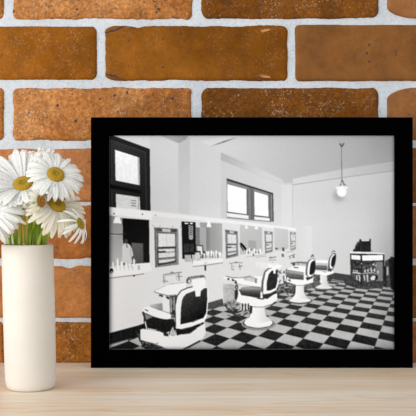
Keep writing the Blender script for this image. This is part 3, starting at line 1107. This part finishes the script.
line([(174, 297), (174, 310)], .8, 190)
line([(175.6, 299), (175.4, 312)], .6, 30)
line([(173, 310), (176, 318)], 1.3, 40)
# seat, arm
fill([(144, 311.6), (150, 315), (160, 318), (174, 319), (176, 330), (168, 334), (158, 330), (148, 328), (143.6, 322)], 26, tex=3)
fill([(144.6, 313.4), (153, 317), (149.6, 318.2), (146, 320)], 130)
line([(143.2, 313.6), (145.4, 320), (147, 329)], 1.7, 48)
line([(145.0, 321.6), (146.8, 329)], 1.0, 230)
fill([(143.0, 309.6), (145, 307.4), (149.4, 306.6), (160, 310.6), (170, 314.2), (171, 316.6), (170, 318.8), (164, 319), (154, 316.6), (147, 313.6), (144.2, 312.6)], 240, True)
line([(145.2, 309.6), (148.0, 311)], 1.2, 100)
line([(150.4, 306.4), (160, 309.9), (170, 313.6)], .6, 120)
line([(147, 314.2), (154, 317.2), (164, 319.5), (170, 319.2)], .5, 60)
ell(143.2, 312.8, 1.2, 1.2, 50)
# foot plate of the chair
fill([(140.4, 329.6), (143, 328.8), (160, 331.6), (168, 335), (176, 335.2), (190, 333.6), (203.6, 323.4), (205.4, 324.6), (205.6, 333), (203, 338.4),
      (187, 346.8), (180, 349.4), (168, 349), (154, 343.4), (140.4, 339.6)], ((150, 335, 240), (190, 345, 226)))
line([(141, 340.2), (154, 344.2), (168, 349.4)], .6, 130)
fill([(186.4, 347.4), (200.4, 340.2), (201, 341.4), (188, 348.4)], 34)
fill([(137, 333), (140.4, 334), (140.6, 340), (154, 344.4), (164, 348.4), (152, 349), (143, 346), (139.4, 341)], 46, tex=26)
for k in range(16):
    x_, y_ = rr.uniform(140, 158), rr.uniform(342, 348)
    line([(x_, y_), (x_ + rr.uniform(-2, 3), y_ + rr.uniform(-1, 2))], .7, rr.choice([20, 100, 150, 60]))
line([(136, 331.4), (139, 338), (143, 346)], 1.3, 50)
fill([(166, 332.6), (170, 331.4), (172, 328), (173, 326.6), (174.8, 333), (175.4, 336), (169, 335.6)], 190, tex=18)
line([(171.6, 328), (169, 334)], .8, 50)
fill([(175.4, 327.6), (186, 329.4), (200, 322), (203.2, 320.4), (203.6, 324), (189, 332), (177, 335.6)], 24, tex=3)
ell(200.6, 323.8, 1.2, 1.2, 90)
fill([(163.2, 333.4), (168, 333.4), (168.6, 336.4), (164, 335.8)], 36)
# chair back
fill([(175.0, 326), (174.5, 306), (176.6, 295.6), (180.8, 290.2), (187.8, 287.2), (194, 285.9), (206.6, 288.6), (208.4, 293), (206, 312), (203.4, 320), (190, 328), (180, 330)], 60)
fill([(176.2, 328.6), (175.6, 306), (177.6, 296.4), (181.5, 291.2), (188, 288.3), (194, 287), (206.4, 286.8), (208.4, 289.4), (208.0, 304), (207.0, 316),
      (204.4, 321.6), (192, 326.4), (182, 328.9)], 244)
fill([(180.3, 324.6), (180.9, 308), (182.0, 300.4), (183.4, 296.8), (186.2, 293.8), (192, 291.6), (196, 290), (202, 290), (204, 288.2), (207.2, 288.0),
      (207.3, 300), (206.2, 313.2), (203.4, 318), (192, 322)], ((185, 296, 58), (200, 318, 16)), tex=3)
line([(192.4, 322.2), (198, 319.8)], .9, 130)
# head rest with towel
ell(188.8, 280.8, 2.6, 3.0, 120)
ell(189.4, 281.4, 1.1, 1.6, 214)
line([(186.6, 283), (188, 277.8), (190.4, 277.2)], .8, 50)
fill([(190.6, 276.4), (197, 275.6), (203.6, 274.8), (204.2, 277.6), (197, 278.6), (191, 279.6)], 120, tex=24)
line([(204.2, 276), (205.0, 279)], .9, 80)
fill([(191.8, 279.2), (204.6, 277.4), (205.6, 282), (205.0, 287.2), (202.4, 289.0), (200.8, 291.2), (200.2, 296.2), (195.8, 296.6), (195.0, 291), (192.8, 287)], 244)
# print: tone, grain, then the frame's inner shadow and lit lip painted along sides and bottom
cv = cv + NZ * 0.8
cv = blur(cv, 0.85)
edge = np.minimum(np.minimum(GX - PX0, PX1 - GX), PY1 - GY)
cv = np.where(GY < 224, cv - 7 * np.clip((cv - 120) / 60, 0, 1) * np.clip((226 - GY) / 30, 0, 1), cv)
cv = cv * (1 - .30 * np.exp(-((edge - .6) / 2.2) ** 2))  # shade of the frame lip, painted into the print colour
cv = np.where(edge < 1.3, np.maximum(cv * .8, 84), cv)  # thin grey rim painted as the lip catching light
cv = np.clip(cv, 6, 252)
g2 = cv.reshape(CHh // 2, 2, CW // 2, 2).mean(axis=(1, 3)) if CHh % 2 == 0 and CW % 2 == 0 else cv[:CHh // 2 * 2, :CW // 2 * 2].reshape(CHh // 2, 2, CW // 2, 2).mean(axis=(1, 3))
gh, gw = g2.shape
FY = 1.059                     # front plane of the frame
PRY = FY + 0.0035              # plane of the print
ii, jj = np.meshgrid(np.arange(gw), np.arange(gh))
pxs = PX0 + (ii + .5) / 2
pys = PY0 + (jj + .5) / 2
co = np.stack([(pxs - 208) * PRY / F, np.full(pxs.shape, PRY), T + CH - (pys - 208) * PRY / F], -1).reshape(-1, 3)
q = (jj[:-1, :-1] * gw + ii[:-1, :-1]).ravel()
faces = np.stack([q, q + gw, q + gw + 1, q + 1], -1)
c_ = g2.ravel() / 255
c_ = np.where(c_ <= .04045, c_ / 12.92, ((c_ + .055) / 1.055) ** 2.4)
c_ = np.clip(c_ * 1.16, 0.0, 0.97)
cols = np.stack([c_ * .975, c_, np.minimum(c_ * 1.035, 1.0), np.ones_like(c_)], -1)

frame = empty('picture_frame', ((252 - 208) * FY / F, FY + 0.011, T))
tag(frame, 'black picture frame holding a black and white barbershop photograph, standing on the pine tabletop', 'picture frame')


def local(vs, o):
    return [tuple(Vector(v) - o.location) for v in vs]


n = NT('matte_photographic_print')
pa = n.n('ShaderNodeAttribute', attribute_name='bcol')
n.l(pa.outputs['Color'], n.b.inputs['Base Color'])
n.b.inputs['Roughness'].default_value = 0.9
n.b.inputs['Specular IOR Level'].default_value = 0.0
M_PRINT = n.m
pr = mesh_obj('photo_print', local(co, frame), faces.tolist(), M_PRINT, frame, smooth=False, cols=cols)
tag(pr, 'black and white photograph of a barbershop with white chairs and a chequered floor')

# moulding: mitred ring with eased edges, profile (distance inward, y)
ox0, ox1, oz1, oz0 = (90.7 - 208) * FY / F, (413.0 - 208) * FY / F, T + CH - (117.2 - 208) * FY / F, T
mw = 18.2 * FY / F
prof = [(0, .022), (0, .0012), (.0004, .0003), (.0012, 0), (mw - .0012, 0), (mw - .0003, .0004), (mw, .0012), (mw, .0052), (mw - .004, .0052), (mw - .004, .022)]
vs, fs = [], []
for (d, yy) in prof:
    for (x, z) in ((ox0 + d, oz0 + d), (ox1 - d, oz0 + d), (ox1 - d, oz1 - d), (ox0 + d, oz1 - d)):
        vs.append((x, FY + yy, z))
m_ = len(prof)
for k in range(m_):
    k2 = (k + 1) % m_
    for c in range(4):
        c2 = (c + 1) % 4
        fs.append((k * 4 + c, k2 * 4 + c, k2 * 4 + c2, k * 4 + c2))
mo = mesh_obj('moulding', local(vs, frame), fs, M_BLACK, frame, smooth=False)
tag(mo, 'matte black moulding')


def box(x0, x1, y0, y1, z0, z1):
    v = [(x0, y0, z0), (x1, y0, z0), (x1, y1, z0), (x0, y1, z0), (x0, y0, z1), (x1, y0, z1), (x1, y1, z1), (x0, y1, z1)]
    f = [(0, 3, 2, 1), (4, 5, 6, 7), (0, 1, 5, 4), (1, 2, 6, 5), (2, 3, 7, 6), (3, 0, 4, 7)]
    return v, f


bv, bf = box(ox0 + mw - .004, ox1 - mw + .004, FY + .0055, FY + .0085, oz0 + mw - .004, oz1 - mw + .004)
mesh_obj('backing_board', local(bv, frame), bf, M_CARD, frame, smooth=False)

# ------------------------------------------------------------------ vase
VY = 0.942
vb = at(31.0, 386, VY)
vb.z = T
r0 = 25.3 * VY / F
vh = (T + CH - (244.2 - 208) * VY / F) - T
lean = -3.6 * VY / F / vh          # the pot leans a little to the left as it rises
prof = [(0, .0012), (.70 * r0, .0010), (.80 * r0, .0), (.86 * r0, .0003), (.915 * r0, .0016), (.955 * r0, .0038), (.98 * r0, .0068), (.993 * r0, .011), (1.0 * r0, .018)]
for k in range(1, 14):
    t = k / 14
    prof.append((r0 * (1.0 + .012 * math.sin(t * PI * .9)), .018 + (vh - .020) * t))
R = r0 * 1.008
prof += [(R, vh - .0016), (R - .0004, vh - .0006), (R - .0012, vh), (R - .0020, vh - .0005), (R - .0025, vh - .0018), (R - .0028, vh - .006)]
for k in range(1, 8):
    prof.append((R - .0029, vh - .006 - (vh - .012) * k / 7))
prof.append((0, .0055))
NS = 96
vs, fs = [], []
for (rr_, z) in prof:
    for s in range(NS):
        a = s / NS * 2 * PI
        w = 1 + .004 * noise.noise(Vector((math.cos(a) * 1.2, math.sin(a) * 1.2, z * 30)))
        x_ = rr_ * w * math.cos(a) + lean * z
        vs.append((x_, rr_ * w * math.sin(a), z))
for k in range(len(prof) - 1):
    for s in range(NS):
        s2 = (s + 1) % NS
        fs.append((k * NS + s, k * NS + s2, (k + 1) * NS + s2, (k + 1) * NS + s))
vase = mesh_obj('vase', vs, fs, M_VASE, loc=vb)
tag(vase, 'tall matte white ceramic cylinder vase holding daisies on the pine tabletop', 'vase')
MOUTH = Vector((vb.x + lean * vh, VY, T + vh))


# ------------------------------------------------------------------ daisies
def tube(pts, radii, sides=8):
    vs, fs = [], []
    up = Vector((0, 1, 0.1)).normalized()
    for k, p in enumerate(pts):
        a = pts[max(k - 1, 0)]
        b = pts[min(k + 1, len(pts) - 1)]
        d = (b - a).normalized()
        s = d.cross(up).normalized()
        t = s.cross(d).normalized()
        for i in range(sides):
            an = i / sides * 2 * PI
            vs.append(p + (s * math.cos(an) + t * math.sin(an)) * radii[k])
    for k in range(len(pts) - 1):
        for i in range(sides):
            i2 = (i + 1) % sides
            fs.append((k * sides + i, k * sides + i2, (k + 1) * sides + i2, (k + 1) * sides + i))
    fs.append(tuple(reversed(range(sides))))
    fs.append(tuple(range((len(pts) - 1) * sides, len(pts) * sides)))
    return vs, fs


def blade(vs, fs, path, widths, normals, thick=0.00035, cup=0.25, lobes=True):
    """a thin leaf or petal with real thickness: 5 across, cupped"""
    b0 = len(vs)
    n_ = len(path)
    for side in (0, 1):
        for k, p in enumerate(path):
            a = path[max(k - 1, 0)]
            b = path[min(k + 1, n_ - 1)]
            d = (b - a).normalized()
            nn = normals[k]
            s = d.cross(nn).normalized()
            nn = s.cross(d).normalized()
            for c in range(5):
                q = (c - 2) / 2
                off = s * q * widths[k] + nn * (cup * widths[k] * q * q - (0.12 * widths[k] if c == 2 else 0)) * 1.0
                ext = d * (widths[k] * .5 * (1 if c in (1, 3) else (.3 if c == 2 else -1.2))) if (k == n_ - 1 and lobes) else Vector()
                vs.append(p + off + ext - nn * (thick * side))
    h = n_ * 5
    for k in range(n_ - 1):
        for c in range(4):
            q = b0 + k * 5 + c
            fs.append((q, q + 1, q + 6, q + 5))
            fs.append((q + h, q + h + 5, q + h + 6, q + h + 1))
    for k in range(n_ - 1):
        q = b0 + k * 5
        fs.append((q, q + 5, q + h + 5, q + h))
        q = b0 + k * 5 + 4
        fs.append((q, q + h, q + h + 5, q + 5))
    for c in range(4):
        q = b0 + c
        fs.append((q, q + h, q + h + 1, q + 1))
        q = b0 + (n_ - 1) * 5 + c
        fs.append((q, q + 1, q + h + 1, q + h))


def daisy(px, py, Y, face, R_px, disc_px, label, mouth, npet=26, droop=0.25, cream=False, lift0=0.0, seed=1, stem_bend=(0, 0), leaf=None,
          gap=None, dome=.46, disc_col=(192, 152, 8), longup=0.0, lay=2):
    rd = random.Random(seed)
    c = at(px, py, Y)
    Nn = Vector(face).normalized()           # where the head looks
    ref = Vector((0, 0, 1))
    Uu = (ref - Nn * ref.dot(Nn)).normalized()
    Ss = Nn.cross(Uu)
    mp = Vector((MOUTH.x + mouth[0], MOUTH.y + mouth[1], T + 0.007))
    root = empty('daisy', (MOUTH.x + mouth[0], MOUTH.y + mouth[1], T + 0.007))
    tag(root, label, 'daisy', None)
    mm = Y / F
    Rm, Dm = R_px * mm, disc_px * mm
    vs, fs = [], []
    for L in range(lay):
        n_ = npet if L == 0 else int(npet * .8)
        for k in range(n_):
            a = (k + rd.uniform(-.32, .32) + .5 * L) / n_ * 2 * PI
            if gap and gap(a):
                continue
            dr = (Uu * math.cos(a) + Ss * math.sin(a))
            ln = (Rm - Dm * .6) * rd.uniform(.86, 1.06) * (1 - .06 * L) * (1 + longup * math.cos(a))
            w = Rm * .074 * rd.uniform(.8, 1.2)
            lift = lift0 + rd.uniform(-.06, .10) - .05 * L
            dp = droop * rd.uniform(.5, 1.5)
            side = rd.uniform(-.07, .07)
            path, wd, nr = [], [], []
            m = 8
            base = c + dr * Dm * .7 - Nn * (.0010 + .0009 * L)
            sd = Nn.cross(dr)
            for q in range(m + 1):
                t = q / m
                p = base + dr * ln * t + Nn * ln * (lift * t + .06 * math.sin(t * PI) - dp * t * t) + sd * ln * side * t * t
                p.z -= ln * .05 * t * t
                path.append(p)
                nr.append((Nn + dr * dp * t).normalized())
                wd.append(w * (.42 + .75 * math.sin(min(1, t * 1.25 + .05) * PI * .55)) * (1 if t < .82 else 1 - (t - .82) * 2.6))
            blade(vs, fs, path, wd, nr, cup=rd.uniform(.04, .2))
    o = mesh_obj('petals', [v - root.location for v in vs], fs, M_CREAM if cream else M_PETAL, root)
    # disc: dome with a dimple and a knobbly surface
    vs, fs, cl = [], [], []
    rings, seg = 22, 44
    for i in range(rings + 1):
        t = i / rings
        rr_ = Dm * math.sin(min(1, t * 1.03) * PI / 2) if t < .97 else Dm * (1 - (t - .97) * 4)
        h = Dm * (dome * math.cos(t * PI / 2) ** .8 if t < 1 else 0) - Dm * dome * .36 * math.exp(-(t * 3.4) ** 2)
        for s in range(seg):
            a = s / seg * 2 * PI
            kn = .035 * Dm * math.sin(i * 2.1) * math.sin(s * 3 + i * 2.4) * (1 if t > .1 else 0)
            p = c + (Uu * math.cos(a) + Ss * math.sin(a)) * (rr_ + kn) + Nn * (h - .0008 + kn)
            vs.append(p - root.location)
            k_ = 1.0
            cc = (disc_col[0], disc_col[1], disc_col[2])
            if t < .26:
                cc = (disc_col[0] * .78, disc_col[1] * .84, disc_col[2] * 1.0)
            cl.append((lin(cc[0]), lin(cc[1]), lin(cc[2]), 1))
    for i in range(rings):
        for s in range(seg):
            s2 = (s + 1) % seg
            fs.append((i * seg + s, (i + 1) * seg + s, (i + 1) * seg + s2, i * seg + s2))
    fs.append(tuple(range(seg)))
    fs.append(tuple(reversed(range(rings * seg, (rings + 1) * seg))))
    mesh_obj('flower_disc', vs, fs, M_DISC, root, cols=cl)
    # green cup under the head
    vs, fs = [], []
    for i in range(7):
        t = i / 6
        rr_ = Dm * .92 * (1 - t) ** .5 + .0011
        for s in range(20):
            a = s / 20 * 2 * PI
            p = c + (Uu * math.cos(a) + Ss * math.sin(a)) * rr_ - Nn * (.0022 + Dm * .5 * t)
            vs.append(p - root.location)
    for i in range(6):
        for s in range(20):
            s2 = (s + 1) % 20
            fs.append((i * 20 + s, (i + 1) * 20 + s, (i + 1) * 20 + s2, i * 20 + s2))
    fs.append(tuple(range(20)))
    fs.append(tuple(reversed(range(120, 140))))
    mesh_obj('calyx', vs, fs, M_GREEN, root)
    # stem
    neck = c - Nn * (Dm * .5 + .001)
    foot = Vector(mp)
    rim = Vector((MOUTH.x + mouth[2], MOUTH.y + mouth[3], MOUTH.z))
    pts = [foot, foot.lerp(rim, .5), rim, rim.lerp(neck, .5) + Vector((stem_bend[0], 0, stem_bend[1])), neck - Nn * .006, neck]
    sp = [Vector(p) for p in crom([tuple(p) for p in pts], False, 8)]
    sv, sf = tube(sp, [.00165] * (len(sp) - 1) + [.0019])
    mesh_obj('stem', [v - root.location for v in sv], sf, M_GREEN, root)
    for lf in (leaf or []):
        lx, ly, tx, ty, w_, b_ = lf        # foot and tip of the leaf
        p0, p1 = at(lx, ly, VY + rd.uniform(-.006, .006)), at(tx, ty, VY - .008 + rd.uniform(-.006, .006))
        p0.x = max(MOUTH.x - .021, min(MOUTH.x + .021, p0.x))
        path = [p0 + (p1 - p0) * (q / 8) + Vector((b_ * math.sin(q / 8 * PI) * .001, 0, 0)) for q in range(9)]
        wd = [w_ * .001 * (.6 + .6 * math.sin(q / 8 * PI)) * (1 if q < 8 else .15) for q in range(9)]
        lv, lff = [], []
        blade(lv, lff, path, wd, [Vector((.3, -1, .2)).normalized()] * 9, .0005, .35, False)
        mesh_obj('leaf', [v - root.location for v in lv], lff, M_GREEN, root)
    return root


# heads nearest the viewer
daisy(23.2, 184.0, .928, (-.04, -.74, .70), 38, 10.2, 'large white daisy with a wide yellow disc, upper left of the bunch in the vase',
      (-.004, -.006, -.006, -.010), 40, .02, seed=2, lift0=.36, longup=.06, leaf=[(12, 250, 10.6, 226, 1.0, -1), (17, 250, 15, 226, 1.2, 1)])
daisy(55.8, 174.4, .920, (.36, -.74, .56), 30, 8.9, 'topmost white daisy on the right of the bunch, against the brick',
      (.004, .006, .009, .004), 25, .16, seed=5, longup=.04, leaf=[(35, 250, 35, 213, .9, 1), (26, 250, 25, 213, .9, -1)])
daisy(57.0, 204.4, .922, (.52, -.58, .62), 34, 9.6, 'cream white daisy directly below the topmost daisy, right side of the bunch',
      (.002, -.006, .013, -.010), 34, .20, True, seed=9, leaf=[(40, 250, 47, 218, 1.2, 0), (36, 250, 39, 213, 1.2, 0)])
daisy(81.2, 223.4, .915, (.88, -.40, .34), 19, 6.2, 'small drooping white daisy on a thin arching stem, lowest on the right',
      (.006, .008, .018, .000), 16, .55, seed=12, dome=.16, stem_bend=(-.002, .008), lay=1)
daisy(-8, 211, .905, (-.42, -1, .55), 30, 8, 'big bright white daisy cut by the left edge, petals falling over the vase rim',
      (-.008, -.004, -.016, -.008), 38, .42, seed=15, leaf=[(8, 250, 4, 234, .9, 0), (10, 250, 10, 237, .8, 0)])
daisy(-7, 178, .950, (-.25, -1, .35), 23, 8, 'half hidden white daisy at the left edge above the cut daisy',
      (-.009, .004, -.014, .006), 28, .2, seed=18)
daisy(41.6, 201, .902, (.86, -.50, .12), 13, 6.4, 'small side-facing daisy with an orange brown disc, wedged between the larger daisies',
      (.000, .008, .002, .006), 16, .55, True, seed=21, dome=.2, disc_col=(186, 116, 20), leaf=[(30, 250, 30, 210, 1.0, 0)])
daisy(28, 197, .958, (-.10, -1, -.25), 18, 5, 'cream daisy behind the large left daisy, only its lower petals showing',
      (-.002, .010, -.002, .012), 26, .12, True, seed=24, leaf=[(22, 250, 19.5, 211, 1.1, 0), (28, 250, 34, 210, .9, 0)])
daisy(42, 166, .968, (.02, -1, .35), 22, 7, 'white daisy at the back of the bunch, its petals showing between the two top daisies',
      (.002, .014, .004, .014), 24, .12, seed=27, leaf=[(44, 250, 43, 216, 1.1, 0)])
